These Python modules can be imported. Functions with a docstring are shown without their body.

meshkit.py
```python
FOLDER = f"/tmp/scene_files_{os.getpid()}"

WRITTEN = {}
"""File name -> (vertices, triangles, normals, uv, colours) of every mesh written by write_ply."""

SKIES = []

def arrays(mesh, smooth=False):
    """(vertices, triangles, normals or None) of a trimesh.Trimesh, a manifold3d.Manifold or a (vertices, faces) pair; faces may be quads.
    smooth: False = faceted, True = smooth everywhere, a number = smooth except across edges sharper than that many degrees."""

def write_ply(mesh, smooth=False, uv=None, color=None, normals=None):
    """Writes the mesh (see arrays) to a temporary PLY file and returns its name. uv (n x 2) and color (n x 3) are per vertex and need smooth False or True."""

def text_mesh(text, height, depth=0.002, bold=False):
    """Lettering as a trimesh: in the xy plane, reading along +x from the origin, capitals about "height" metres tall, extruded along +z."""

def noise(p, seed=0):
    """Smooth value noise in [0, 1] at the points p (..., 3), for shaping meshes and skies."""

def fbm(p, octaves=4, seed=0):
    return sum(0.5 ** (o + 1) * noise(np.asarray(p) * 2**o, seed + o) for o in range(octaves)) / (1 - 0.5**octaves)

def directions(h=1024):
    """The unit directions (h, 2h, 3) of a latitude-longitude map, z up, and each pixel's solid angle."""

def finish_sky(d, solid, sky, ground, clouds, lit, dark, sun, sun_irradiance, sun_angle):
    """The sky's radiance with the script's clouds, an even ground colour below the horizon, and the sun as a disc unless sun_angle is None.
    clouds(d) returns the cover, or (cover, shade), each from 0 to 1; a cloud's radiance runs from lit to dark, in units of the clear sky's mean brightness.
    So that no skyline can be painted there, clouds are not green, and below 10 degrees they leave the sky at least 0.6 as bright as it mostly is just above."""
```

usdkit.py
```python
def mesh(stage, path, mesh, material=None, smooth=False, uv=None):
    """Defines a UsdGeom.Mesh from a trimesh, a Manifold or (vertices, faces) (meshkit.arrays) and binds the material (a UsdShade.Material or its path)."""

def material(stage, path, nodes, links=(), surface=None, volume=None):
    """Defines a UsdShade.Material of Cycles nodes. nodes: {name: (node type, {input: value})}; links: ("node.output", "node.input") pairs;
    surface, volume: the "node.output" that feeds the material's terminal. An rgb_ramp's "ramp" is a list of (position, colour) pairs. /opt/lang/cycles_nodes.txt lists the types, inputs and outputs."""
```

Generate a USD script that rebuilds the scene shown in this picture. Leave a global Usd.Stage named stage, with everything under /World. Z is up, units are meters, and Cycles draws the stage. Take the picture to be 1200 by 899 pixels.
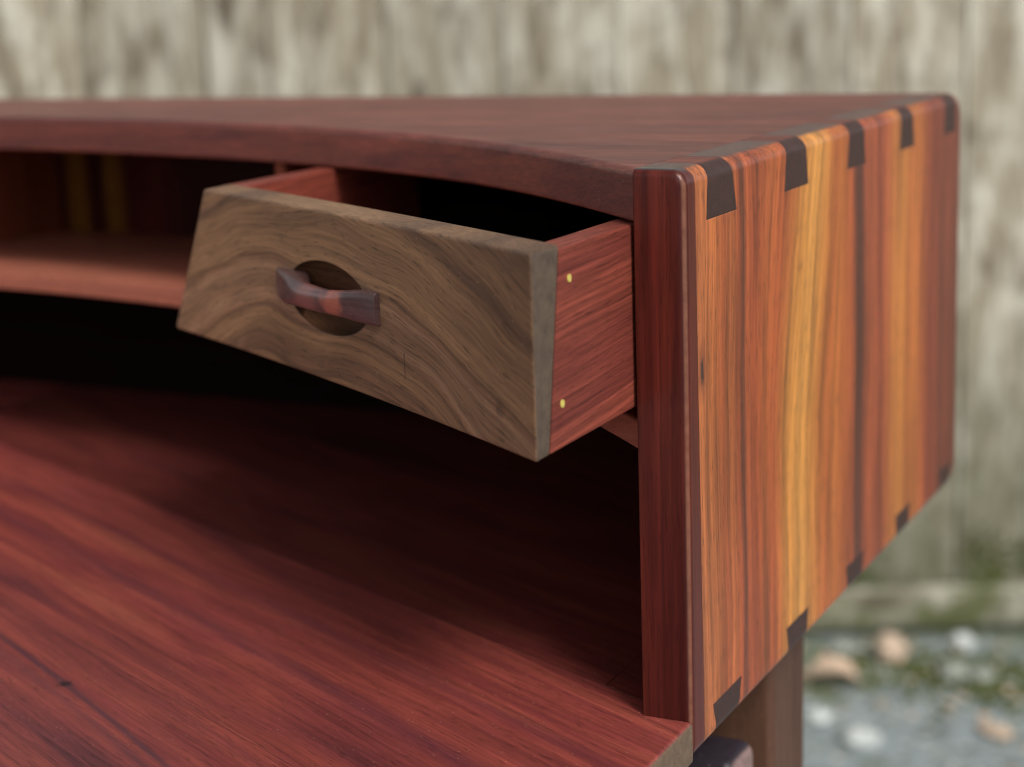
import math, random, numpy as np, trimesh, usdkit, meshkit
import manifold3d as m3
from manifold3d import Manifold, Mesh, CrossSection
from pxr import Usd, UsdGeom, UsdLux, Gf, Sdf, UsdShade, Vt

stage = Usd.Stage.CreateInMemory()
UsdGeom.SetStageUpAxis(stage, UsdGeom.Tokens.z)
UsdGeom.SetStageMetersPerUnit(stage, 1.0)
UsdGeom.Xform.Define(stage, '/World')
UsdGeom.Scope.Define(stage, '/World/Looks')
random.seed(7); rng = np.random.default_rng(7)

# ------------------------------------------------------------------ camera, sky, sun, exposure
GROUND = 0.0
ZT = 0.9505                    # height of the hutch's top surface above the ground
CAM = np.array([0.22354, -0.57734, 0.06135 + ZT])
YAW, PITCH, ROLL = np.radians([-26.831, -12.223, -1.9954])
f_ = np.array([math.sin(YAW)*math.cos(PITCH), math.cos(YAW)*math.cos(PITCH), math.sin(PITCH)])
r_ = np.array([math.cos(YAW), -math.sin(YAW), 0.0]); u_ = np.cross(r_, f_)
r2 = math.cos(ROLL)*r_ + math.sin(ROLL)*u_; u2 = -math.sin(ROLL)*r_ + math.cos(ROLL)*u_
cam = UsdGeom.Camera.Define(stage, '/World/camera')
cam.AddTransformOp().Set(Gf.Matrix4d(*r2, 0, *u2, 0, *(-f_), 0, *CAM, 1))
cam.CreateHorizontalApertureAttr(36.0); cam.CreateVerticalApertureAttr(36.0*767/1024)
cam.CreateFocalLengthAttr(63.75)
cam.CreateClippingRangeAttr(Gf.Vec2f(0.01, 200))
cam.CreateFStopAttr(7.5); cam.CreateFocusDistanceAttr(0.645)
cam.CreateExposureAttr(0.84)

SUN_TO = np.array([0.64, -0.46, 0.78]); SUN_TO /= np.linalg.norm(SUN_TO)
elev = math.asin(SUN_TO[2]); rot = math.atan2(SUN_TO[0], SUN_TO[1])
sun = UsdLux.DistantLight.Define(stage, '/World/sun')
sun.CreateIntensityAttr(0.40); sun.CreateAngleAttr(17.0); sun.CreateNormalizeAttr(True)
sun.CreateColorAttr(Gf.Vec3f(1.0, 0.965, 0.92))
z_ = SUN_TO; x_ = np.cross([0, 0, 1], z_); x_ /= np.linalg.norm(x_); y_ = np.cross(z_, x_)
UsdGeom.Xformable(sun).AddTransformOp().Set(Gf.Matrix4d(*x_, 0, *y_, 0, *z_, 0, 0, 0, 5, 1))
sky_mat = usdkit.material(stage, '/World/Looks/sky_overcast', {
    "sky": ("sky_texture", {"sky_type": "single_scattering", "sun_disc": False, "sun_elevation": elev, "sun_rotation": rot, "aerosol_density": 2.0}),
    "bw": ("rgb_to_bw", {}),
    "grey": ("combine_color", {"color_type": "rgb"}),
    "tc": ("texture_coordinate", {}),
    "n": ("noise_texture", {"scale": 2.2, "detail": 5.0, "roughness": 0.55}),
    "cover": ("map_range", {"from_min": 0.3, "from_max": 0.6, "to_min": 0.6, "to_max": 0.95, "clamp": True}),
    "lift": ("mix", {"mix_type": "multiply", "fac": 1.0, "color2": (1.25, 1.25, 1.27)}),
    "mx": ("mix", {"mix_type": "mix"}),
    "bg": ("background_shader", {"strength": 0.095})},
    [("sky.color", "bw.color"), ("bw.val", "grey.r"), ("bw.val", "grey.g"), ("bw.val", "grey.b"), ("tc.generated", "n.vector"), ("n.fac", "cover.value"),
     ("grey.color", "lift.color1"), ("cover.result", "mx.fac"), ("sky.color", "mx.color1"), ("lift.color", "mx.color2"), ("mx.color", "bg.color")],
    surface="bg.background")
dome = UsdLux.DomeLight.Define(stage, '/World/sky')
UsdShade.MaterialBindingAPI.Apply(dome.GetPrim()).Bind(sky_mat)

# ------------------------------------------------------------------ helpers
def lin(c):
    c = np.asarray(c, float)/255.0
    return tuple(np.where(c <= 0.04045, c/12.92, ((c+0.055)/1.055)**2.4))

used = {}
def path_for(parent, name):
    p = f'{parent}/{name}'
    k = used.get(p, -1) + 1; used[p] = k
    return p if k == 0 else f'{p}_{k:03d}'

def setd(prim, **kw):
    for k, v in kw.items():
        if v: prim.SetCustomDataByKey(k, v)

ORIGIN = {}
def thing(name, label, category, loc=(0, 0, 0), group=None, kind=None):
    p = path_for('/World', name)
    x = UsdGeom.Xform.Define(stage, p); x.AddTranslateOp().Set(Gf.Vec3d(*map(float, loc)))
    ORIGIN[p] = np.array(loc, float)
    setd(x.GetPrim(), label=label, category=category, group=group, kind=kind)
    return p

def part(parent, name, mesh, mat, smooth=30, label=None, kind=None):
    """mesh is given in world coordinates"""
    p = path_for(parent, name)
    top = '/'.join(p.split('/')[:3])
    v, f, n = meshkit.arrays(mesh, False)
    o = ORIGIN.get(top, np.zeros(3))
    tm = trimesh.Trimesh(v - o, f, process=False)
    g = usdkit.mesh(stage, p, tm, mat, smooth=smooth)
    setd(g.GetPrim(), label=label, kind=kind)
    return p

def top_mesh(name, mesh, mat, label, category, group=None, kind=None, smooth=30, loc=None):
    p = path_for('/World', name)
    v, f, n = meshkit.arrays(mesh, False)
    o = np.zeros(3) if loc is None else np.array(loc, float)
    g = usdkit.mesh(stage, p, trimesh.Trimesh(v - o, f, process=False), mat, smooth=smooth)
    if loc is not None: UsdGeom.Xformable(g).AddTranslateOp().Set(Gf.Vec3d(*map(float, o)))
    setd(g.GetPrim(), label=label, category=category, group=group, kind=kind)
    return p

def M(tm): return Manifold(Mesh(np.asarray(tm.vertices, np.float32), np.asarray(tm.faces, np.uint32)))
def mbox(x0, x1, y0, y1, z0, z1): return Manifold.cube((x1-x0, y1-y0, z1-z0)).translate((x0, y0, z0))
def rbox(x0, x1, y0, y1, z0, z1, r, seg=24):
    s = Manifold.sphere(r, seg)
    return Manifold.batch_hull([s.translate((x, y, z)) for x in (x0+r, x1-r) for y in (y0+r, y1-r) for z in (z0+r, z1-r)])
def prism_yz(poly, x0, x1):
    """polygon in (y,z), extruded along x"""
    cs = CrossSection([np.asarray(poly, float)])
    if cs.area() <= 0: cs = CrossSection([np.asarray(poly, float)[::-1]])
    # extrude maps (a,b,h) -> want x=h,y=a,z=b
    return cs.extrude(x1-x0).transform(np.array([[0, 0, 1, x0], [1, 0, 0, 0], [0, 1, 0, 0]], float))
def plan(poly, z0, z1):
    cs = CrossSection([np.asarray(poly, float)])
    if cs.area() <= 0: cs = CrossSection([np.asarray(poly, float)[::-1]])
    return cs.extrude(z1-z0).translate((0, 0, z0))

class Graph:
    def __init__(s): s.n = {}; s.l = []; s.k = 0
    def add(s, kind, **inp):
        s.k += 1; nm = f'n{s.k}'; vals = {}
        for k, v in inp.items():
            if isinstance(v, str) and v.startswith('@'): s.l.append((v[1:], f'{nm}.{k}'))
            else: vals[k] = v
        s.n[nm] = (kind, vals); return '@' + nm + '.'
    def math(s, t, a, b=0.0, c=0.0, clamp=False): return s.add('math', math_type=t, value1=a, value2=b, value3=c, use_clamp=clamp) + 'value'
    def dot(s, a, b): return s.add('vector_math', math_type='dot_product', vector1=a, vector2=b) + 'value'
    def noise(s, vec, scale, detail=2.0, rough=0.5, dist=0.0): return s.add('noise_texture', vector=vec, scale=scale, detail=detail, roughness=rough, distortion=dist) + 'fac'
    def noise1(s, w, scale, detail=2.0, rough=0.5): return s.add('noise_texture', dimensions='1D', w=w, scale=scale, detail=detail, roughness=rough) + 'fac'
    def ramp(s, fac, stops): return s.add('rgb_ramp', fac=fac, ramp=stops) + 'color'
    def range(s, v, a, b, c=0.0, d=1.0): return s.add('map_range', value=v, from_min=a, from_max=b, to_min=c, to_max=d, clamp=True) + 'result'
    def mix(s, fac, a, b, t='mix'): return s.add('mix', mix_type=t, fac=fac, color1=a, color2=b) + 'color'
    def xyz(s, x, y, z): return s.add('combine_xyz', x=x, y=y, z=z) + 'vector'
    def out(s, path, ref): return usdkit.material(stage, '/World/Looks/' + path, s.n, s.l, surface=ref[1:])

def unit(v): v = np.array(v, float); return v/np.linalg.norm(v)

def wood(name, along, across, stops, span=None, slant=False, mid=0.0, offset=0.0, seed=0.0, base=(14.0, 3.0, 0.6), warp=0.006, warp_scale=(5, 16), contrast=0.35, line_scale=420, fine=0.5,
         pore=0.5, rough=0.45, spec=0.22, streak=False, ts=1.0, coat=0.0, end_axis=None, end_color=None, end_rng=(0.62, 0.86), extra=None, bevel=0.0009, dust=0.35, phase=0.0, tint=(1, 1, 1), figure=None, arch=None):
    """Timber: colour bands follow the distance across the grain, bent a little along it; fine lines, pores, end grain on faces across end_axis, a satin oil finish."""
    g = Graph()
    pos = g.add('geometry') + 'position'
    al, ac = unit(along), unit(across); th = np.cross(al, ac)
    a = g.dot(pos, tuple(al)); c = g.dot(pos, tuple(ac)); t = g.dot(pos, tuple(th))
    a = g.math('add', a, seed*3.17)
    # bent grain coordinate
    wv = g.xyz(g.math('multiply', a, warp_scale[0]), g.math('multiply', c, warp_scale[1]), g.math('multiply', t, warp_scale[1]))
    n = g.noise(wv, 1.0, 2.0, 0.5)
    c2 = g.math('multiply_add', g.math('subtract', n, 0.5), 2*warp, c)
    if arch:          # growth rings rising to a crown along the board
        da = g.math('subtract', a, arch[0] + seed*3.17)
        c2 = g.math('multiply_add', g.math('multiply', da, da), arch[1], c2)
    if figure:
        fv = g.xyz(g.math('multiply', a, figure[1]), g.math('multiply', c, figure[2]), g.math('multiply', t, figure[2]))
        fn = g.noise(fv, 1.0, 1.0, 0.4)
        c2 = g.math('multiply_add', g.math('subtract', fn, 0.5), figure[0], c2)
    if slant:
        zs = g.range(g.add('separate_xyz', vector=pos) + 'z', Z(.117), Z(0.0), 0.0, 1.0)
        bmp = g.math('multiply', g.range(c, 0.07, 0.125, 0.0, 1.0), g.range(c, 0.165, 0.205, 1.0, 0.0))
        c2 = g.math('multiply_add', g.math('multiply', zs, bmp), -0.030, c2)
    if span:
        base = g.ramp(g.range(c2, span[0], span[1]), stops)
    elif streak:
        base = g.ramp(g.noise(g.xyz(g.math('multiply', a, streak[0]), g.math('multiply', c2, streak[1]), g.math('multiply', t, streak[1]*ts)), 1.0, 3.0, 0.55), stops)
    else:
        base = g.ramp(g.noise1(g.math('add', c2, offset + seed*1.3), line_scale/base[0], base[1], base[2]), stops)
    # growth lines
    if streak:
        l1 = g.noise(g.xyz(g.math('multiply', a, 4.0), g.math('multiply', c2, line_scale*0.7), g.math('multiply', t, line_scale*0.7*ts)), 1.0, 3.0, 0.65)
    else:
        l1 = g.noise1(g.math('add', c2, seed*0.71 + 3.0), line_scale, 3.0, 0.65)
    f1 = g.range(l1, 0.3, 0.7, 1.0 - contrast, 1.0 + contrast*0.55)
    # fibres
    fvz = g.xyz(g.math('multiply', a, 22.0), g.math('multiply', c2, 900.0), g.math('multiply', t, 900.0*ts))
    f2 = g.range(g.noise(fvz, 1.0, 3.0, 0.6), 0.25, 0.75, 1.0 - 0.45*fine, 1.0 + 0.35*fine)
    # pores: short dark dashes
    pvz = g.xyz(g.math('multiply', a, 120.0), g.math('multiply', c2, 1150.0), g.math('multiply', t, 1150.0))
    pn = g.noise(pvz, 1.0, 1.0, 0.5)
    pf = g.range(pn, 0.30, 0.40, 1.0 - 0.6*pore, 1.0)
    # broad tone drift
    bv = g.xyz(g.math('multiply', a, 7.0), g.math('multiply', c, 14.0), g.math('multiply', t, 14.0))
    bf = g.range(g.noise(bv, 1.0, 3.0, 0.55), 0.25, 0.75, 0.82, 1.15)
    k = g.math('multiply', g.math('multiply', f1, f2), g.math('multiply', pf, bf))
    if mid:
        m1 = g.noise(g.xyz(g.math('multiply', a, 5.0), g.math('multiply', c2, 120.0), g.math('multiply', t, 120.0)), 1.0, 4.0, 0.7)
        k = g.math('multiply', k, g.range(m1, 0.3, 0.7, 1.0 - mid, 1.0 + mid*0.5))
    kc = g.add('combine_color', r=k, g=k, b=k) + 'color'
    col = g.mix(1.0, base, kc, 'multiply')
    if tint != (1, 1, 1): col = g.mix(1.0, col, tint, 'multiply')
    if extra: col = extra(g, col, a, c2, t, pos)
    rgh = g.range(f2, 0.7, 1.2, rough + 0.06, rough - 0.05)
    if end_axis is not None:
        nn = g.add('geometry') + 'normal'
        d = g.math('absolute', g.dot(nn, tuple(unit(end_axis))))
        m = g.range(d, *end_rng)
        # end grain: small pores and growth arcs
        ev = g.add('voronoi_texture', vector=pos, scale=1500.0) + 'distance'
        en = g.noise(pos, 260.0, 4.0, 0.6)
        ek = g.math('multiply', g.range(ev, 0.0, 0.35, 0.58, 1.0), g.range(en, 0.3, 0.7, 0.68, 1.28))
        ec = g.add('combine_color', r=ek, g=ek, b=ek) + 'color'
        col = g.mix(m, col, g.mix(1.0, tuple(end_color), ec, 'multiply'))
    # specks of sanding dust
    if dust:
        vt = g.add('voronoi_texture', vector=pos, scale=420.0)
        sep = g.add('separate_color', color=vt + 'color') + 'r'
        dm = g.math('multiply', g.math('less_than', vt + 'distance', g.math('multiply', sep, 0.13)), g.math('greater_than', sep, 0.80))
        col = g.mix(g.math('multiply', dm, dust), col, lin((205, 165, 140)))
    hgt = g.math('add', g.math('multiply', pf, 0.6), g.math('multiply', f2, 0.5))
    bev = g.add('bevel', samples=6, radius=bevel) + 'bevel'
    nrm = g.add('bump', height=hgt, strength=0.35, distance=0.00025, normal=bev) + 'normal'
    p = g.add('principled_bsdf', base_color=col, roughness=rgh, specular_ior_level=spec, coat_weight=coat, coat_roughness=0.22, normal=nrm) + 'BSDF'
    return g.out(name, p)

# ------------------------------------------------------------------ dimensions (metres), z below the hutch's top
TP = 0.01923; D = 0.4134; H = 0.2160; TT = 0.0187; ZD = 0.2003       # panel thickness, depth, height, top board, top of the desktop
W = 1.24; XC = -W/2
def Z(d): return ZT - d
# front curve of the hutch, symmetric about its middle
_x = np.array([-.0211, -.0296, -.0454, -.0820, -.1193, -.1595, -.1994, -.2398, -.2833, -.3365, -.4088, -.4593, -.5148, -.62])
_y = np.array([.0022, .0114, .0284, .0618, .0910, .1206, .1447, .1656, .1797, .1965, .2184, .2293, .2355, .2390])
_co = np.polyfit((_x-XC)**2, _y, 5)
def yc(x): return np.polyval(_co, (np.asarray(x, float)-XC)**2)

# the drawer front's curve
XR = -.0207; DT, DB = .0182, .0850
_A = np.array([[1, .0, 0], [1, .0999, .0999**2], [1, .2276, .2276**2], [1, .2631, .2631**2], [1, .1092, .1092**2]])
_cf = np.linalg.lstsq(_A, np.array([-.0793, -.0115, .0632, .0875, -.0062]), rcond=None)[0]
def yf(x): q = XR - x; return _cf[0] + _cf[1]*q + _cf[2]*q*q
def slope(x): q = XR - x; return -( _cf[1] + 2*_cf[2]*q)          # dy/dx
def onfront(x, z, out=0.0):
    m = slope(x); nrm = np.array([m, -1.0])/math.hypot(1, m)         # towards the viewer
    return np.array([x + nrm[0]*out, yf(x) + nrm[1]*out, z])
SA = math.atan(slope(-.152)); HC = onfront(-.1500, Z(.0518), 0.0)

# ------------------------------------------------------------------ materials
RED = [(0.0, lin((52, 20, 19))), (0.3, lin((74, 32, 28))), (0.5, lin((94, 44, 36))), (0.68, lin((106, 52, 40))), (0.85, lin((82, 38, 34))), (1.0, lin((64, 27, 26)))]
END_RED = lin((44, 27, 28))
def top_extra(g, col, a, c, t, pos): return col
m_top = wood('red_top_wood', (1, 0, 0), (0, .1, .995), RED, ts=0.22, streak=(4.0, 130.0), spec=0.45, tint=(1.12, 1.08, 1.0), line_scale=380, contrast=0.26, fine=0.8, pore=0.8, end_axis=(1, 0, 0), end_color=END_RED, rough=0.42, seed=1)
DESK = [(0.0, lin((58, 28, 32))), (0.28, lin((78, 36, 39))), (0.38, lin((108, 50, 47))), (0.46, lin((124, 59, 51))), (0.53, lin((108, 48, 46))), (0.60, lin((128, 62, 53))), (0.68, lin((130, 68, 55))), (0.76, lin((104, 46, 46))), (1.0, lin((74, 34, 38)))]
GD = unit((0.893, -0.449, 0)); GA = unit((0.449, 0.893, 0))      # the desktop's grain runs slantwise
def desk_extra(g, col, a, c, t, pos):
    s = g.add('separate_xyz', vector=pos)
    x, y = s + 'x', s + 'y'
    def band(x0, y0, slope, width, bend, soft=0.5):
        # a long dark streak y = y0 + slope*(x-x0) + bend*(x-x0)^2
        dx = g.math('subtract', x, x0)
        yy = g.math('multiply_add', g.math('multiply', dx, dx), bend, g.math('multiply_add', dx, slope, y0))
        dd = g.math('absolute', g.math('subtract', y, yy))
        return g.range(g.math('add', dd, g.math('multiply', g.noise(pos, 60.0, 3.0, 0.6), width*0.6)), width*soft, width*1.3, 1.0, 0.0)
    col = g.mix(g.math('multiply', band(-0.243, -0.0552, -0.545, 0.0026, -0.25), 0.72), col, lin((54, 32, 40)))
    col = g.mix(g.math('multiply', band(-0.243, -0.0625, -0.545, 0.0035, -0.25), 0.45), col, lin((66, 34, 42)))
    col = g.mix(g.math('multiply', band(-0.30, 0.058, -0.50, 0.009, 0.0, 0.3), 0.42), col, lin((70, 34, 44)))
    col = g.mix(g.math('multiply', band(-0.20, 0.045, -0.48, 0.007, 0.0, 0.3), 0.35), col, lin((70, 34, 44)))
    # the small black knot
    dk = g.add('vector_math', math_type='distance', vector1=pos, vector2=(-0.2432, -0.0552, Z(ZD))) + 'value'
    dk = g.math('add', dk, g.math('multiply', g.noise(pos, 300.0, 2.0), 0.004))
    col = g.mix(g.range(dk, 0.0035, 0.0062, 0.92, 0.0), col, lin((26, 14, 14)))
    return col
m_desk = wood('red_desktop_wood', GD, GA, DESK, streak=(2.6, 30.0), line_scale=560, contrast=0.22, fine=0.7, pore=0.6, mid=0.28, tint=(1.12, 1.04, 1.0), end_axis=(1, 0, 0), end_color=lin((92, 72, 54)), rough=0.40, spec=0.5, seed=2, warp=0.007, extra=desk_extra, dust=0.4)
m_desk2 = wood('red_desktop_shaded_wood', GD, GA, DESK, streak=(3.0, 30.0), spec=0.35, line_scale=560, contrast=0.3, mid=0.25, end_axis=(1, 0, 0), end_color=END_RED, rough=0.47, seed=3, tint=(0.58, 0.50, 0.48))  # desktop wood tinted darker to paint in the shadow under hutch and drawer
m_desk_l = wood('red_desktop_left_wood', (0.893, 0.449, 0), (-0.449, 0.893, 0), DESK, line_scale=330, contrast=0.3, rough=0.47, seed=4)
m_red_in = wood('red_shelf_wood', (1, 0, 0), (0, .2, .98), [(0.0, lin((120, 66, 54))), (0.5, lin((152, 88, 70))), (1.0, lin((166, 102, 82)))], line_scale=300, contrast=0.2, rough=0.42, seed=5)
m_div = wood('red_divider_wood', (0, 0, 1), (0, 1, 0), [(0.0, lin((90, 40, 26))), (0.5, lin((116, 56, 36))), (1.0, lin((132, 68, 44)))], line_scale=300, contrast=0.25, rough=0.45, seed=6, spec=0.12)

PANEL = [(0.0, (150, 72, 56)), (.012, (190, 112, 74)), (.026, (188, 108, 66)), (.036, (170, 88, 54)), (.044, (186, 104, 64)), (.052, (166, 82, 52)), (.0565, (112, 58, 44)), (.061, (168, 84, 52)),
         (.070, (160, 76, 46)), (.080, (180, 96, 54)), (.090, (172, 86, 50)), (.099, (188, 110, 60)), (.105, (208, 138, 74)), (.113, (216, 148, 80)), (.124, (220, 156, 88)), (.135, (216, 148, 82)), (.144, (212, 138, 74)), (.153, (200, 118, 62)),
         (.164, (190, 104, 56)), (.175, (196, 114, 60)), (.192, (186, 100, 56)), (.206, (158, 78, 52)), (.2115, (96, 50, 40)), (.216, (84, 42, 36)), (.2215, (98, 48, 38)), (.227, (166, 82, 58)), (.238, (176, 90, 62)),
         (.250, (144, 68, 50)), (.262, (174, 90, 60)), (.276, (200, 122, 68)), (.292, (212, 136, 74)), (.305, (194, 112, 62)), (.320, (200, 118, 64)), (.334, (176, 92, 58)), (.346, (136, 62, 46)),
         (.360, (144, 66, 48)), (.372, (102, 50, 40)), (.382, (134, 62, 48)), (.396, (116, 56, 44)), (.4134, (124, 60, 48))]
PANEL = [(y/.4134, lin(np.clip(np.array(c)*np.array([.93, .89, .73]), 0, 255))) for y, c in PANEL]
def panel_extra(g, col, a, c, t, pos):
    s = g.add('separate_xyz', vector=pos)
    # knot beside the front strip
    v = g.add('vector_math', math_type='subtract', vector1=pos, vector2=(0.0, 0.0142, Z(0.0732))) + 'vector'
    v = g.add('vector_math', math_type='multiply', vector1=v, vector2=(0.0, 2.4, 1.0)) + 'vector'
    ln = g.add('vector_math', math_type='length', vector1=v) + 'value'
    ln = g.math('add', ln, g.math('multiply', g.noise(pos, 240.0, 2.0), 0.006))
    col = g.mix(g.range(ln, 0.008, 0.0165, 0.6, 0.0), col, lin((96, 46, 34)))
    return g.mix(g.range(ln, 0.0058, 0.0085, 0.9, 0.0), col, lin((44, 28, 26)))
m_panel = wood('orange_striped_panel_wood', (0, 0, 1), (0, 1, 0), PANEL, span=(0.0, D), slant=True, streak=(5, 80), mid=0.62, warp=0.0085, warp_scale=(6, 5), line_scale=560, contrast=0.34, fine=0.8, pore=0.9, rough=0.40, spec=0.35,
               end_axis=(0, 0, 1), end_color=lin((72, 50, 46)), end_rng=(.86, .985), coat=0.12, extra=panel_extra, seed=7, dust=0.2)
def strip_extra(g, col, a, c, t, pos):
    # finish worn pale along the arris
    nn = g.add('separate_xyz', vector=g.add('geometry') + 'normal')
    m = g.math('minimum', nn + 'x', g.math('multiply', nn + 'y', -1.0))
    w = g.math('multiply', g.range(m, 0.34, 0.6), g.range(g.noise(pos, 160.0, 4.0, 0.65), 0.3, 0.6, 0.55, 1.0))
    return g.mix(g.math('multiply', w, 0.32), col, lin((172, 118, 92)))
m_strip = wood('dark_red_strip_wood', (0, 0, 1), (0, 1, 0), [(0.0, lin((48, 14, 11))), (0.4, lin((68, 22, 17))), (0.6, lin((86, 32, 22))), (1.0, lin((98, 38, 26)))], line_scale=420, contrast=0.4, streak=(4, 90), mid=0.35, fine=0.7, pore=0.45, rough=0.32, extra=strip_extra,
               end_axis=(0, 0, 1), end_color=lin((58, 50, 48)), end_rng=(.75, .95), coat=0.12, seed=8, dust=0)
m_pin = wood('dark_dovetail_wood', (1, 0, 0), (0, 1, 0), RED, line_scale=300, contrast=0.22, end_axis=(1, 0, 0), end_color=lin((50, 29, 25)), end_rng=(.22, .42), rough=0.44, spec=.3, seed=9, dust=0)
BK = [(0.0, (60, 20, 16)), (.19, (58, 20, 16)), (.212, (62, 24, 16)), (.226, (104, 64, 22)), (.252, (112, 70, 24)), (.266, (58, 20, 15)), (.288, (54, 18, 14)), (.302, (106, 68, 24)), (.328, (98, 58, 22)), (.342, (60, 20, 16)), (.40, (72, 26, 20)), (.46, (50, 17, 14)), (1.0, (48, 16, 14))]
m_back = wood('back_panel_wood', (0, 0, 1), (1, 0, 0), [(a, lin(c)) for a, c in BK], span=(-.70, -.28), contrast=0.25, rough=0.5, seed=12, warp=.003, warp_scale=(5, 6), spec=0.08)
m_back2 = wood('shade_darkened_back_wood', (1, 0, 0), (0, 0, 1), [(0.0, lin((14, 6, 6))), (1.0, lin((24, 9, 8)))], contrast=0.25, rough=0.8, spec=0.04, seed=16, dust=0)  # near-black colour stands in for deep shade inside the hutch and drawer
WAL = [(0.0, lin((64, 47, 37))), (0.25, lin((96, 73, 54))), (0.34, lin((112, 86, 62))), (0.43, lin((128, 100, 73))), (0.49, lin((112, 86, 62))), (0.52, lin((90, 68, 51))), (0.56, lin((108, 81, 60))), (0.66, lin((128, 100, 77))), (0.74, lin((102, 78, 58))), (0.80, lin((116, 90, 66))), (1.0, lin((100, 76, 57)))]
DRV = np.array([-.2631, .1663, 0.0]); DRV = DRV/np.linalg.norm(DRV)
def wal_extra(g, col, a, c, t, pos):
    # broad darker and paler zones of the board
    zn = g.noise(g.xyz(g.math('multiply', a, 9.0), g.math('multiply', c, 24.0), t), 1.0, 3.0, 0.55)
    zk = g.math('multiply', g.range(zn, 0.3, 0.7, 0.70, 1.22), g.range(a, float(WP @ DRV) + 31.70 + .02, float(WP @ DRV) + 31.70 + .26, 0.84, 1.16))
    col = g.mix(1.0, col, g.add('combine_color', r=zk, g=zk, b=zk) + 'color', 'multiply')
    s = g.add('separate_xyz', vector=pos)
    # a short upright scratch and a small dark knot
    # shadow inside the scoop, painted into the wood colour
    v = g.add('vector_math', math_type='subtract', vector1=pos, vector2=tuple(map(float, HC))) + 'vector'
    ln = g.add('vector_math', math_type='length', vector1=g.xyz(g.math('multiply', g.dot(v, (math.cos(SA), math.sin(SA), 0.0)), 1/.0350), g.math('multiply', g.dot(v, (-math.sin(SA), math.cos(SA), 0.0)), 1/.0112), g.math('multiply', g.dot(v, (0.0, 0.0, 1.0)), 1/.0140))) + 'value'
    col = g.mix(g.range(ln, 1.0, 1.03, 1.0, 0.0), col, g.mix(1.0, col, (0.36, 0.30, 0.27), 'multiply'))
    dx = g.math('absolute', g.math('subtract', s + 'x', -0.0974))
    mz = g.math('multiply', g.math('greater_than', s + 'z', Z(0.0735)), g.math('less_than', s + 'z', Z(0.0638)))
    col = g.mix(g.math('multiply', g.range(dx, 0.0002, 0.0005, 0.75, 0.0), mz), col, lin((40, 26, 20)))
    dk = g.add('vector_math', math_type='distance', vector1=pos, vector2=(-0.0405, -0.0665, Z(0.0715))) + 'value'
    dk = g.math('add', dk, g.math('multiply', g.noise(pos, 500.0, 2.0), 0.004))
    return g.mix(g.range(dk, 0.0025, 0.0062, 0.7, 0.0), col, lin((46, 32, 28)))
WP = np.array([-.0207, -.0793, 0.0])
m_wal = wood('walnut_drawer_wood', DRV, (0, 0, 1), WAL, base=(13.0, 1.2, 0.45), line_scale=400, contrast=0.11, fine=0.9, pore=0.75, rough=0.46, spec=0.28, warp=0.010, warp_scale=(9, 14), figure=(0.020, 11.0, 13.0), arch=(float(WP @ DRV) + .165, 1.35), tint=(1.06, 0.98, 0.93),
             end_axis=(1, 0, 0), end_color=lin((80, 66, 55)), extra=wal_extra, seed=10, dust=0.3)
m_dside = wood('drawer_side_wood', (0, 0.998, 0.06), (0, -0.06, 0.998), [(0.0, lin((72, 32, 28))), (0.35, lin((108, 50, 42))), (0.6, lin((128, 62, 48))), (0.8, lin((90, 40, 34))), (1.0, lin((118, 56, 46)))],
               line_scale=430, contrast=0.3, fine=1.0, pore=0.5, rough=0.5, spec=0.16, seed=11, dust=0.6)
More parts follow.
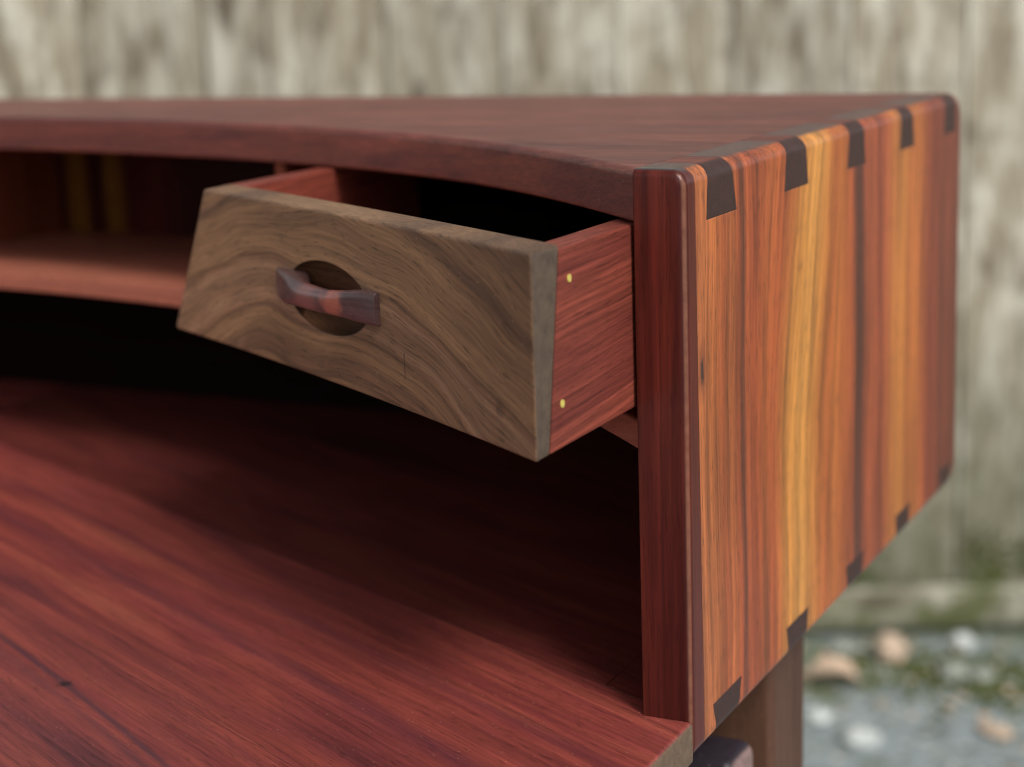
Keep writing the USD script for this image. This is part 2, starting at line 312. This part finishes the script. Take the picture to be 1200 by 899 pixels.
def handle_extra(g, col, a, c, t, pos):
    n = g.math('multiply', g.math('subtract', g.noise(pos, 130.0, 3.0, 0.6), 0.5), 0.016)
    def patch(x, z, r, colour, k):
        q = onfront(x, Z(z), 0.009)
        d = g.add('vector_math', math_type='distance', vector1=pos, vector2=tuple(map(float, q))) + 'value'
        return g.mix(g.range(g.math('add', d, n), r*0.35, r, k, 0.0), col, lin(colour))
    col = patch(-.1500, .0495, .0125, (108, 64, 58), 0.7)
    col = patch(-.1325, .0500, .0085, (140, 76, 60), 0.8)
    return col
m_handle = wood('dark_handle_wood', (DRV[0], DRV[1], 0.0), (0, 0, 1), [(0.0, lin((44, 32, 33))), (0.5, lin((66, 45, 44))), (1.0, lin((88, 56, 52)))], line_scale=420, contrast=0.2, rough=0.30, spec=0.45, seed=13, coat=0.2, extra=handle_extra, bevel=0.0006)
m_leg = wood('brown_leg_wood', (0, 0, 1), (0, 1, 0), [(0.0, lin((48, 30, 22))), (0.5, lin((74, 49, 37))), (1.0, lin((88, 62, 48)))], line_scale=200, contrast=0.2, rough=0.5, seed=14)
m_rail = wood('dark_rail_lit_end_wood', (0, 1, 0), (0, 0, 1), [(0.0, lin((32, 28, 32))), (0.5, lin((44, 38, 44))), (1.0, lin((54, 46, 50)))], line_scale=200, contrast=0.2, rough=0.4, seed=15, end_axis=(1, 0, 0), end_color=lin((126, 102, 98)))  # paler end colour paints in the light on the rail's right face
g = Graph()
m_brass = g.out('brass', g.add('principled_bsdf', base_color=lin((226, 206, 108)), metallic=0.45, roughness=0.35) + 'BSDF')

def fence_material(name, along, across, base, green_hi, seed, moss_amt=1.0):
    g = Graph(); pos = g.add('geometry') + 'position'; oi = g.add('object_info')
    rnd = oi + 'random'
    al, ac = unit(along), unit(across)
    a = g.math('add', g.dot(pos, tuple(al)), g.math('multiply', rnd, 9.0 + seed)); c = g.dot(pos, tuple(ac))
    c = g.math('add', c, g.math('multiply', rnd, 3.0))
    w = g.noise(g.xyz(g.math('multiply', a, 2.2), g.math('multiply', c, 9.0), rnd), 1.0, 2.0, 0.5)
    c2 = g.math('multiply_add', g.math('subtract', w, 0.5), 0.12, c)
    lines = g.noise1(c2, 95.0, 3.0, 0.7)
    col = g.ramp(lines, [(0.18, lin((104, 93, 80))), (0.38, lin((136, 128, 113))), (0.52, lin((157, 150, 136))), (0.68, lin((174, 168, 155))), (0.85, lin((136, 126, 110)))])
    col = g.mix(1.0, col, base, 'multiply')
    # blotches of weathering, stretched along the board
    b = g.noise(g.xyz(g.math('multiply', a, 6.0), g.math('multiply', c, 22.0), rnd), 1.0, 4.0, 0.65)
    col = g.mix(g.range(b, 0.42, 0.64, 0.0, 0.72), col, lin((194, 190, 176)))
    b2 = g.noise(g.xyz(g.math('multiply', a, 9.0), g.math('multiply', c, 26.0), g.math('add', rnd, 7.0)), 1.0, 4.0, 0.7)
    col = g.mix(g.range(b2, 0.48, 0.66, 0.0, 0.72), col, lin((88, 76, 60)))
    # knots
    kv = g.add('voronoi_texture', vector=g.xyz(g.math('multiply', a, 3.2), g.math('multiply', c, 9.0), rnd), scale=1.0) + 'distance'
    col = g.mix(g.range(kv, 0.08, 0.17, 0.75, 0.0), col, lin((72, 60, 46)))
    # each board its own tone
    t = g.range(rnd, 0.0, 1.0, 0.82, 1.06)
    col = g.mix(1.0, col, g.add('combine_color', r=t, g=t, b=t) + 'color', 'multiply')
    # algae and moss growing up from the foot
    z = g.add('separate_xyz', vector=pos) + 'z'
    an = g.noise(pos, 14.0, 4.0, 0.6)
    am = g.range(g.math('add', z, g.math('multiply', g.math('subtract', an, 0.5), 0.40)), 0.0, green_hi, moss_amt, 0.0)
    col = g.mix(g.math('multiply', am, 0.97), col, lin((76, 78, 58)))
    mn = g.noise(pos, 9.0, 4.0, 0.6)
    mm = g.math('multiply', g.range(mn, 0.50, 0.60), g.range(z, 0.1, 0.30, 1.0, 0.0))
    col = g.mix(g.math('multiply', mm, 0.85*moss_amt), col, lin((70, 76, 34)))
    hgt = g.math('add', lines, b)
    nrm = g.add('bump', height=hgt, strength=0.6, distance=0.003) + 'normal'
    return g.out(name, g.add('principled_bsdf', base_color=col, roughness=0.85, specular_ior_level=0.25, normal=nrm) + 'BSDF')

FA = np.array([-.5844, 2.0695, 0]); FD = unit((0.90467, 0.42612, 0)); FN = np.array([FD[1], -FD[0], 0])      # FN points at the viewer
m_fence = fence_material('weathered_fence_wood', (0, 0, 1), FD, lin((230, 226, 215)), 0.58, 0.0)
m_kick = fence_material('weathered_kick_board_wood', FD, (0, 0, 1), lin((226, 232, 222)), 0.11, 4.0, 0.9)

def ground_material():
    g = Graph(); pos = g.add('geometry') + 'position'
    n1 = g.noise(pos, 20.0, 5.0, 0.7); n2 = g.noise(pos, 70.0, 4.0, 0.6)
    col = g.ramp(n1, [(0.32, lin((70, 78, 70))), (0.43, lin((102, 110, 107))), (0.55, lin((136, 145, 148))), (0.68, lin((104, 111, 105)))])
    k = g.range(n2, 0.25, 0.75, 0.8, 1.18)
    col = g.mix(1.0, col, g.add('combine_color', r=k, g=k, b=k) + 'color', 'multiply')
    # bits of aggregate
    v = g.add('voronoi_texture', vector=pos, scale=55.0); vs = g.add('separate_color', color=v + 'color') + 'r'
    am = g.math('multiply', g.math('less_than', v + 'distance', 0.32), g.math('greater_than', vs, 0.72))
    col = g.mix(g.math('multiply', am, 0.5), col, lin((206, 206, 198)))
    # moss stain, densest along the fence
    dv = g.math('multiply', g.dot(g.add('vector_math', math_type='subtract', vector1=pos, vector2=tuple(FA)) + 'vector', tuple(FN)), 1.0)
    mn = g.noise(pos, 7.0, 5.0, 0.65)
    mm = g.range(g.math('add', mn, g.range(dv, 0.0, 0.45, 0.16, -0.08)), 0.52, 0.62)
    col = g.mix(g.math('multiply', mm, 0.82), col, lin((84, 92, 62)))
    nrm = g.add('bump', height=g.math('add', n1, n2), strength=0.5, distance=0.006) + 'normal'
    return g.out('mossy_concrete', g.add('principled_bsdf', base_color=col, roughness=0.72, specular_ior_level=0.4, normal=nrm) + 'BSDF')
m_ground = ground_material()

def simple(name, c, rough=0.8, var=0.25, scale=60.0):
    g = Graph(); pos = g.add('geometry') + 'position'
    k = g.range(g.noise(pos, scale, 4.0, 0.6), 0.25, 0.75, 1-var, 1+var)
    col = g.mix(1.0, lin(c), g.add('combine_color', r=k, g=k, b=k) + 'color', 'multiply')
    return g.out(name, g.add('principled_bsdf', base_color=col, roughness=rough, specular_ior_level=0.3) + 'BSDF')
m_stone_w = simple('pale_stone', (178, 182, 178), var=.35); m_stone_g = simple('grey_stone', (130, 134, 124), var=.35); m_stone_t = simple('tan_stone', (172, 152, 132), var=.4); m_leaf = simple('dry_leaf', (184, 160, 138), var=.35); m_moss = simple('moss', (70, 76, 34), 0.95, 0.45, 90.0)

# ------------------------------------------------------------------ ground and fence
gs = 14.0
gv = np.array([[-gs, -gs, 0], [gs, -gs, 0], [gs, gs, 0], [-gs, gs, 0]]); 
top_mesh('ground', (gv, np.array([[0, 1, 2], [0, 2, 3]])), m_ground, 'mossy blue grey concrete ground at the foot of the fence', 'ground', kind='structure', smooth=False)

fence = thing('fence', 'weathered grey board fence with a mossy kick board behind the desk', 'fence', tuple(FA))
def fbox(s0, s1, n0, n1, z0, z1, r=0.004):
    """box along the fence: s along it, n towards the viewer"""
    b = rbox(s0, s1, n0, n1, z0, z1, r, 12)
    T = np.array([[FD[0], FN[0], 0, FA[0]], [FD[1], FN[1], 0, FA[1]], [0, 0, 1, 0]], float)
    m = b.to_mesh(); v = m.vert_properties[:, :3]
    v = v @ T[:, :3].T + T[:, 3]
    return trimesh.Trimesh(v, m.tri_verts[:, ::-1], process=False)
cuts = [-2.9, -2.74, -2.55, -2.40, -2.22, -2.08, -1.89, -1.74, -1.57, -1.43, -1.275, -1.10, -0.915, -0.822, -0.645, -0.47, -0.30, -0.13, 0.045, 0.215, 0.325, 0.50, 0.68, 0.85, 1.02, 1.2]
for a, b in zip(cuts[:-1], cuts[1:]):
    j = rng.uniform(-0.003, 0.003)
    part(fence, 'board', fbox(a+0.0009, b-0.0009, -0.022+j, j, 0.03, 1.80+rng.uniform(-.006, .006)), m_fence)
# kick board a little lower and proud of the boards, in two lengths
part(fence, 'kick_board', fbox(-0.95, 1.2, 0.004, 0.034, 0.014, 0.078, 0.005), m_kick)
part(fence, 'kick_board', fbox(-2.9, -0.954, 0.004, 0.034, 0.014, 0.078, 0.005), m_kick)
for z0 in (0.30, 1.45): part(fence, 'rail', fbox(-2.9, 1.2, -0.062, -0.026, z0, z0+0.09), m_kick)
for s in (-2.6, -0.7, 1.1): part(fence, 'post', fbox(s-.045, s+.045, -0.156, -0.066, -0.02, 1.7), m_kick)

# ------------------------------------------------------------------ the desk with its hutch
desk = thing('desk', 'red hardwood desk with a curved hutch joined by dark dovetails', 'desk', (XC, 0.05, 0.0))
def envelope(R=.0060, rf=.0027, rb=.0070):
    sf, sb = Manifold.sphere(rf, 24), Manifold.sphere(R, 32); L = []
    for x, sx in ((-W, 1), (0, -1)):
        for z, sz in ((Z(H), 1), (Z(0), -1)):
            cx, cz = x + sx*R, z + sz*R
            for k in range(9):
                th = math.pi/2*k/8
                L.append(sf.translate((cx - sx*(R-rf)*math.cos(th), rf, cz - sz*(R-rf)*math.sin(th))))
            for k in range(5):
                th = math.pi/2*k/4
                L.append(sb.translate((cx, D-R-rb + rb*math.sin(th), cz + sz*rb*(1-math.cos(th)))))
    return Manifold.batch_hull(L)
B = envelope()

# pins (top) and tails (bottom) as seen on the side: (y0,y1) at their inner end
PINS = [(.0202, .0518), (.1077, .1389), (.1954, .2240), (.2838, .3111), (.3728, .3995)]
TAILS = [(.0217, .0534), (.1093, .1393), (.1965, .2250), (.2826, .3115), (.3749, .3991)]
def pin_poly(k, grow=0.0):
    a, b = PINS[k]; il, ir = (.0025, .0065) if k == 0 else (.0035, .0042)
    return [(a-grow, Z(.0197)-grow), (b+grow, Z(.0197)-grow), (b-ir+grow, Z(-.002)), (a+il-grow, Z(-.002))]
def tail_poly(k, grow=0.0):
    a, b = TAILS[k]; il, ir = (.0050, .0045) if k == 0 else (.0035, .0032)
    return [(a-grow, Z(H-.0144)+grow), (b+grow, Z(H-.0144)+grow), (b-ir+grow, Z(H+.002)), (a+il-grow, Z(H+.002))]

panel = mbox(-TP, 0.001, -0.001, D+.001, Z(H)-.001, Z(0)+.001) ^ B
pin_cut = Manifold.batch_boolean([prism_yz(pin_poly(k, .00006), -TP-.001, .01) for k in range(5)] + [prism_yz(tail_poly(k, .00006), -TP-.001, .01) for k in range(5)], m3.OpType.Add)
panel = panel - pin_cut
strip_cut = prism_yz([(-.01, Z(H)-.01), (.01255, Z(H)-.01), (.00915, Z(0)+.01), (-.01, Z(0)+.01)], -TP-.001, .01)
p_panel = part(desk, 'side_panel', panel - strip_cut, m_panel, label='orange and brown striped right side panel')
strip_cut2 = prism_yz([(-.01, Z(H)-.01), (.01245, Z(H)-.01), (.00905, Z(0)+.01), (-.01, Z(0)+.01)], -TP-.001, .01)
part(p_panel, 'front_strip', panel ^ strip_cut2, m_strip, label='dark red strip edging the front of the side panel')
lpanel = mbox(-W-.001, -W+TP, -0.001, D+.001, Z(H)-.001, Z(0)+.001) ^ B
part(desk, 'side_panel', lpanel, m_panel, label='left side panel')

# top board: curved front edge, rounded over
def curved_board(x0, x1, z0, z1, r, dy=0.0, yback=D+.001, n=120, steps=6, rt=None):
    rt = rt or r
    xs = np.linspace(x0, x1, n); ys = yc(xs) + dy
    tx = np.gradient(ys, xs); nx, ny = -tx/np.hypot(1, tx), 1/np.hypot(1, tx)
    prof = []
    for k in range(steps+1):
        th = math.pi/2*k/steps; prof.append((r*(1-math.sin(th)), z0 + r*(1-math.cos(th))))
    for k in range(steps+1):
        th = math.pi/2*k/steps; prof.append((rt*(1-math.cos(th)), z1 - rt*(1-math.sin(th))))
    V, F = [], []
    for (ins, z) in prof:
        fx = xs + nx*ins*0.0; fy = ys + ins*np.hypot(1, tx)
        V += [(x, y, z) for x, y in zip(fx, fy)]
    m = len(prof); base = len(V)
    for z in (prof[0][1], prof[-1][1]): V += [(x, yback, z) for x in xs]
    for k in range(m-1):
        for i in range(n-1):
            a = k*n+i; F += [(a, a+1, a+n+1), (a, a+n+1, a+n)]
    bb, bt = base, base+n; ft = (m-1)*n
    for i in range(n-1):
        F += [(i+1, i, bb+i), (i+1, bb+i, bb+i+1)]                 # underside
        F += [(ft+i, ft+i+1, bt+i+1), (ft+i, bt+i+1, bt+i)]         # top
        F += [(bb+i+1, bb+i, bt+i), (bb+i+1, bt+i, bt+i+1)]         # back
    for side, i in ((0, 0), (1, n-1)):
        loop = [k*n+i for k in range(m)] + [bt+i, bb+i]
        for k in range(1, len(loop)-1):
            t = (loop[0], loop[k], loop[k+1]); F.append(t[::-1] if side else t)
    tm = trimesh.Trimesh(np.array(V), np.array(F), process=False); 
    if tm.volume < 0: tm.invert()
    return M(tm)
topb = curved_board(-W+TP, -TP-.00005, Z(TT), Z(0)+.0, 0.0014, rt=0.0030) ^ (B + mbox(-W+TP, -TP, -.2, D-.01, Z(TT)-.01, Z(0)))
topb = topb ^ B.translate((0, 0, 0))
p_top = part(desk, 'top_board', topb, m_top)
for k in range(5):
    part(p_top, 'dovetail_pin', (prism_yz(pin_poly(k), -TP+.0002, .01) ^ B), m_pin)

# desktop: slant boards, a rear board and an end board, dovetail tails through the side panel
DF = -0.36
B2 = rbox(-W, 0, DF, D, Z(H)-.0005, Z(ZD), 0.0019, 24)
dt = mbox(-W-.01, .01, DF-.01, -0.00008, Z(H)-.01, Z(ZD)+.01) + mbox(-W+TP+.00005, -TP-.00005, -.001, D-.0005, Z(H)-.01, Z(ZD)+.01)
slab = B2 ^ dt
gap = 0.00012
def seamA(x, off=0.0): return 0.0209 - 0.4493*(x+0.0433) + off
XE = -0.0435; XL = XC
def half(poly): return plan(poly, Z(H)-.02, Z(ZD)+.02)
offs = [0.0, -0.140, -0.280, -0.420, -0.560, -0.72]
p_dt = path_for(desk, 'desktop'); UsdGeom.Xform.Define(stage, p_dt)
right = half([(XL+gap, -1), (.05, -1), (.05, .6), (XL+gap, .6)])
rear = half([(XL+gap, seamA(XL, gap)), (XE-gap, seamA(XE, gap)), (XE-gap, .6), (XL+gap, .6)])
endb = half([(XE+gap, seamA(XE, gap)), (.05, seamA(.05, gap)), (.05, .6), (XE+gap, .6)])
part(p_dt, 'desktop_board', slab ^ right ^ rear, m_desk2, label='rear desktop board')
part(p_dt, 'desktop_board', slab ^ right ^ endb, m_desk2, label='end board beside the side panel')
for o0, o1 in zip(offs[:-1], offs[1:]):
    poly = [(XL-.0+gap, seamA(XL, o1+gap)), (.05, seamA(.05, o1+gap)), (.05, seamA(.05, o0-gap)), (XL+gap, seamA(XL, o0-gap))]
    pc = slab ^ right ^ half(poly)
    if pc.volume() > 1e-9: part(p_dt, 'desktop_board', pc, m_desk)
part(p_dt, 'desktop_board', slab ^ half([(-W-.1, -1), (XL-gap, -1), (XL-gap, .6), (-W-.1, .6)]), m_desk_l, label='left half of the desktop')
for k in range(5):
    part(p_dt, 'dovetail_tail', prism_yz(tail_poly(k), -TP+.0002, .01) ^ B, m_pin)

# hutch interior
shelf = curved_board(-W+TP+.0001, -TP-.0001, Z(.1016), Z(.0905), 0.0012, dy=0.003, yback=D-.012)
part(desk, 'shelf', shelf, m_red_in)
DIV = [(-.2935, -.2855), (XC-.004, XC+.004), (-W+.2855, -W+.2935)]
for x0, x1 in DIV:
    d = mbox(x0, x1, 0, D-.012, Z(.09045), Z(TT)-.00005)
    xs = np.linspace(x0, x1, 6); pl = [(x, float(yc(x))+.004) for x in xs] + [(x1, D), (x0, D)]
    part(desk, 'divider', d ^ plan(pl, Z(.1), Z(0)), m_div)
part(desk, 'back_panel', mbox(-W+TP+.0001, -TP-.0001, D-.0119, D-.004, Z(.0960), Z(TT)-.0001), m_back, label='back panel of the cubbies with two yellow streaks')
part(desk, 'back_panel', mbox(-W+TP+.0001, -TP-.0001, D-.0119, D-.004, Z(ZD)+.0001, Z(.0961)), m_back2, label='back panel below the shelf with its shade painted into the colour')

# legs and rails under the desktop
def leg(x0, x1, y0, y1):
    s = Manifold.sphere(.004, 16); zt, zb = Z(H)-.0007, 0.002
    cx, cy = (x0+x1)/2, (y0+y1)/2
    pts = []
    for z, k in ((zt-.004, 1.0), (zb+.004, 0.9)):
        for x in (x0+.004, x1-.004):
            for y in (y0+.004, y1-.004): pts.append(s.translate((cx+(x-cx)*k, cy+(y-cy)*k, z)))
    return Manifold.batch_hull(pts)
for x0, x1 in ((-.080, -.022), (-W+.022, -W+.080)):
    for y0, y1 in ((.1565, .2060), (-.315, -.265)):
        part(desk, 'leg', leg(x0, x1, y0, y1), m_leg)
part(desk, 'rail', rbox(-W+.03, -.020, .098, .128, Z(H)-.105, Z(H)-.0445, .006), m_rail)

# ------------------------------------------------------------------ the drawer
drawer = thing('drawer', 'pulled out walnut fronted drawer with a dark wooden bar handle', 'drawer', (-.15, .1, Z(.0865)))
def thick(z): t = (Z(DT)-z)/(DB-DT); return .0210 + (.0098-.0210)*np.clip(t, 0, 1)     # along y
def xleft(z): t = (Z(DT)-z)/(DB-DT); return -.2483 + (-.2838+.2483)*np.clip(t, 0, 1)
def front_board():
    r = 0.0011; ring = []
    zt, zb = Z(DT), Z(DB)
    c = 5
    def arc(cx, cz, a0):
        return [(cx + r*math.cos(a0+math.pi/2*k/c), cz + r*math.sin(a0+math.pi/2*k/c)) for k in range(c+1)]
    # (v: 0 at the front face .. t at the back, z)
    def prof(r):
        P = []
        for (side, z, a0) in (('b', zt, 0.0), ('f', zt, math.pi/2), ('f', zb, math.pi), ('b', zb, 1.5*math.pi)):
            cz = z - r if z == zt else z + r
            v0 = (thick(z) - r) if side == 'b' else r
            P += [(v0 + r*math.cos(a0+math.pi/2*k/c), cz + r*math.sin(a0+math.pi/2*k/c)) for k in range(c+1)]
            if side == 'b' and z == zb: pass
        # subdivide long sides
        out = []
        n = len(P)
        for i in range(n):
            p, q = np.array(P[i]), np.array(P[(i+1) % n]); out.append(p)
            L = np.linalg.norm(q-p)
            if L > .004:
                m = int(L/.004)
                for j in range(1, m+1): out.append(p + (q-p)*j/(m+1))
        return np.array(out)
    P = prof(r); cz = (zt+zb)/2
    rings = []
    ends = [(0.0, r), (r*.3, r*.45), (r*.7, r*.12)]
    ts = [(0.0 + 0, e) for e in ends]
    N = 60
    for k, (dx, ins) in enumerate(ends): rings.append(('r', dx, ins))
    for k in range(N+1): rings.append(('m', k/N, 0))
    for (dx, ins) in ends[::-1]: rings.append(('l', dx, ins))
    V = []
    for kind, q, ins in rings:
        for v, z in P:
            tz = thick(z); vm = tz/2
            v2 = vm + (v-vm)*(1 - 2*ins/.02); z2 = cz + (z-cz)*(1 - 2*ins/.066)
            x0, x1 = XR, xleft(z)
            if kind == 'r': x = x0 - q
            elif kind == 'l': x = x1 + q
            else: x = (x0 - r) + ((x1 + r) - (x0 - r))*q
            V.append((x, yf(x) + v2, z2))
    n = len(P); F = []
    for k in range(len(rings)-1):
        for i in range(n):
            a, b = k*n+i, k*n+(i+1) % n; F += [(a, b, b+n), (a, b+n, a+n)]
    V = np.array(V)
    for k0 in (0, len(rings)-1):
        V = np.vstack([V, V[k0*n:(k0+1)*n].mean(0)]); ci = len(V)-1
        for i in range(n):
            a, b = k0*n+i, k0*n+(i+1) % n; F.append((b, a, ci) if k0 == 0 else (a, b, ci))
    tm = trimesh.Trimesh(V, np.array(F), process=False)
    if tm.volume < 0: tm.invert()
    return M(tm)
fb = front_board()
def ell(center, rad, ang, n=48):
    s = Manifold.sphere(1.0, n).scale(rad).rotate((0, 0, math.degrees(ang)))
    return s.translate(tuple(center))
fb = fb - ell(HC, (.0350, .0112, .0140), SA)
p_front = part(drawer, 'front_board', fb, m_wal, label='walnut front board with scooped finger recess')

# handle: a bar let into the board over the recess, full at its ends, slim and bowed outward in its middle
def handle():
    N = 40; xs = np.linspace(-.1122, -.1850, N); rings = []
    for k, x in enumerate(xs):
        q = k/(N-1); e = abs(2*q-1)
        w = 1-np.clip((e-0.25)/0.6, 0, 1); w = w*w*(3-2*w)               # 1 in the middle
        if q > .5: w = 1-np.clip((e-0.15)/0.5, 0, 1); w = w*w*(3-2*w)
        hh = .0062 - .0013*w; out1 = .0026 + .0072*(1-e**2.2); dep = .0035 + .0035*w
        zc = Z(.0503 + .0006*w); tilt = 0.25*math.sin(q*math.pi*2.0)*0.6
        exp = 0.22 + 0.28*w
        ring = []
        for i in range(28):
            th = 2*math.pi*i/28; cx, cz = math.cos(th), math.sin(th)
            sx = abs(cx)**(2*exp)*np.sign(cx); sz = abs(cz)**(2*exp)*np.sign(cz)
            o = out1 - dep/2*(1-sx) if False else (out1 - dep) + dep*(sx+1)/2 if w > 0 else -.004 + (out1+.004)*(sx+1)/2
            o0 = -.004 + (out1+.004)*(sx+1)/2; o1 = (out1-dep) + dep*(sx+1)/2
            o = o0*(1-w) + o1*w
            zz = hh*sz
            ring.append(onfront(x, zc + zz*math.cos(tilt) , o + zz*math.sin(tilt)))
        rings.append(ring)
    V = np.array(rings).reshape(-1, 3); n = 28; F = []
    for k in range(N-1):
        for i in range(n):
            a, b = k*n+i, k*n+(i+1) % n; F += [(a, b, b+n), (a, b+n, a+n)]
    for k0 in (0, N-1):
        V = np.vstack([V, V[k0*n:(k0+1)*n].mean(0)]); ci = len(V)-1
        for i in range(n):
            a, b = k0*n+i, k0*n+(i+1) % n; F.append((b, a, ci) if k0 == 0 else (a, b, ci))
    tm = trimesh.Trimesh(V, np.array(F), process=False)
    if tm.volume < 0: tm.invert()
    return tm
part(p_front, 'handle', handle(), m_handle, label='dark wooden bar handle with salmon patches', smooth=55)

# drawer sides, back and bottom
ztop, zbot = Z(DT+.0014), Z(DB)
def side(x0, x1, yend, outer):
    z0, z1 = zbot, ztop; r = .0012
    xa = x1 if outer == 'r' else x0
    def yj(x, z): return float(yf(x)) + float(thick(z)) + .00008
    V = []
    # start face follows the back of the front board
    pts = []
    for x in (x0, x1):
        for z in (z0, z1): pts.append((x, yj(x, z), z))
    for x in (x0, x1):
        for z in (z0, z1): pts.append((x, yend, z))
    h = Manifold.hull_points(np.array(pts))
    rb = rbox(x0, x1, -.2, yend, z0, z1, r, 16)
    return h ^ rb
part(drawer, 'side_panel', side(XR-.0125, XR-.0001, .262, 'r'), m_dside, label='red right side of the drawer with two brass pins')
part(drawer, 'side_panel', side(-.2575, -.2445, .262, 'l'), m_dside)
part(drawer, 'back_board', mbox(-.2444, XR-.0126, .248, .262, zbot+.004, ztop-.004), m_back2)  # interior shade painted in by the near-black colour
xs = np.linspace(-.2443, XR-.0127, 20)
bt = [(x, float(yf(x))+.0112+.0006) for x in xs] + [(XR-.0127, .2479), (-.2443, .2479)]
part(drawer, 'bottom_board', plan(bt, zbot+.0025, zbot+.0065), m_dside)
for y, d in ((-.0509, .0301), (-.0588, .0700)):
    c = Manifold.cylinder(.0024, .00135, .00135, 24).rotate((0, 90, 0)).translate((XR-.0022, y, Z(d)))
    part(drawer, 'brass_pin', c, m_brass)

# ------------------------------------------------------------------ pebbles, a dry leaf and moss on the ground
def pebble(x, y, rx, ry, rz, ang, seed):
    s = trimesh.creation.icosphere(3, 1.0); v = s.vertices.copy()
    v *= (0.55 + 0.9*meshkit.fbm(v*1.5 + seed*11.3, 3, seed))[:, None]
    v *= np.array([rx, ry, rz]); c, sn = math.cos(ang), math.sin(ang)
    v = np.stack([v[:, 0]*c - v[:, 1]*sn, v[:, 0]*sn + v[:, 1]*c, v[:, 2]], 1)
    v[:, 2] -= v[:, 2].min() + rz*.15; v += (x, y, 0)
    return trimesh.Trimesh(v, s.faces, process=False)
for (x, y, rx, ry, rz, ang, mt, lb) in [
    (-.447, 1.985, .024, .026, .025, 0.35, m_stone_t, 'large tan stone near the kick board, tallest of the stones'),
    (-.361, 2.075, .019, .017, .014, 0.2, m_stone_w, 'white pebble just in front of the kick board at the right'),
    (-.344, 1.946, .021, .024, .013, 0.5, m_stone_g, 'pale grey pebble in the moss patch'),
    (-.306, 1.961, .020, .020, .008, 0.1, m_stone_g, 'faint flat grey pebble at the right of the moss patch'),
    (-.525, 1.990, .024, .020, .012, 0.9, m_stone_g, 'small grey pebble behind the curled dry leaf'),
    (-.480, 1.721, .018, .018, .010, 0.0, m_stone_w, 'white pebble beside the desk leg'),
    (-.404, 1.673, .024, .018, .012, 0.4, m_stone_w, 'white oblong pebble on bare concrete, nearest the camera'),
    (-.246, 1.767, .026, .014, .008, -0.6, m_stone_t, 'small tan chip on bare concrete at far right')]:
    top_mesh('pebble', pebble(x, y, rx, ry, rz, ang, int(abs(x)*1000)), mt, lb, 'pebble', smooth=True, loc=(x, y, 0))
def curled_leaf(cx, cy):
    V, F = [], []; n, m = 24, 8
    for i in range(n+1):
        t = i/n; th = math.pi*(0.04+0.92*t); w = .026*math.sin(math.pi*(0.10+0.80*t))**0.7
        for j in range(m+1):
            q = j/m*2-1; R = .032*(1+.10*math.sin(5*t+q)) + .005*q*q
            x, y, z = -R*math.cos(th)*1.1, q*w + .008*math.sin(3*t), max(.0025, R*math.sin(th)*.95)
            V.append((cx + x*FD[0] + y*FN[0], cy + x*FD[1] + y*FN[1], z))
    for i in range(n):
        for j in range(m):
            a = i*(m+1)+j; F += [(a, a+1, a+m+2), (a, a+m+2, a+m+1)]
    V = np.array(V); n0 = len(V); V2 = V - (0, 0, .0012); F = np.array(F)
    return trimesh.Trimesh(np.vstack([V, V2]), np.vstack([F, F[:, ::-1] + n0]), process=False)
top_mesh('dry_leaf', curled_leaf(-.500, 1.862), m_leaf, 'arched pale tan dry leaf left of the tall tan stone', 'leaf', smooth=True, loc=(-.500, 1.862, 0))

bits = []
ico = trimesh.creation.icosphere(0, 1.0)
def moss_at(x, y, z, s):
    v = ico.vertices*np.array([s, s, s*.7]); bits.append((v + (x, y, z), ico.faces))
for _ in range(1500):
    sx = rng.uniform(-1.0, 0.7); q = abs(rng.normal(0, .05)); cl = meshkit.noise(np.array([[sx*6, 3.3, 0]]), 4)[0]
    if cl < 0.45: continue
    p = FA + FD*sx + FN*(0.05 + q); moss_at(p[0], p[1], .003, rng.uniform(.003, .007))
for (cx, cy, sp, k) in ((-.37, 1.985, .06, 160), (-.28, 1.93, .05, 120), (-.42, 1.94, .05, 80)):
    for _ in range(k):
        x, y = cx + rng.normal(0, sp), cy + rng.normal(0, sp*.8); moss_at(x, y, .002, rng.uniform(.003, .008))
# moss clinging to the fence foot above the kick board
for (s0, z0, sp, k) in ((.27, .120, .035, 130), (.05, .10, .03, 40), (.38, .12, .04, 70)):
    for _ in range(k):
        s = s0 + rng.normal(0, sp); z = z0 + rng.normal(0, .022)
        if z < .08: z = .08
        p = FA + FD*s + FN*.004; moss_at(p[0], p[1], z, rng.uniform(.002, .005))
top_mesh('moss', trimesh.util.concatenate([trimesh.Trimesh(v, f, process=False) for v, f in bits]), m_moss, 'green moss growing at the foot of the fence and on the concrete', 'moss', kind='stuff', smooth=True)

# grit and crumbs of leaf scattered over the concrete
def grit(n, mat, name, label, category, size, sd):
    r = np.random.default_rng(sd); out = []
    for _ in range(n):
        p = FA + FD*r.uniform(-.9, .8) + FN*(0.05 + abs(r.normal(0, .28)))
        k = r.uniform(*size); v = ico.vertices*np.array([k*r.uniform(.6, 1.5), k*r.uniform(.6, 1.5), k*.45])
        th = r.uniform(0, 6.28); v = np.stack([v[:, 0]*math.cos(th) - v[:, 1]*math.sin(th), v[:, 0]*math.sin(th) + v[:, 1]*math.cos(th), v[:, 2]], 1)
        out.append(trimesh.Trimesh(v + (p[0], p[1], k*.3), ico.faces, process=False))
    top_mesh(name, trimesh.util.concatenate(out), mat, label, category, kind='stuff', smooth=False)
grit(420, m_stone_g, 'gravel', 'fine grey grit scattered over the concrete by the fence', 'gravel', (.003, .009), 21)
grit(160, m_leaf, 'leaf_litter', 'brown crumbs of dry leaf scattered over the concrete by the fence', 'leaf litter', (.004, .010), 22)
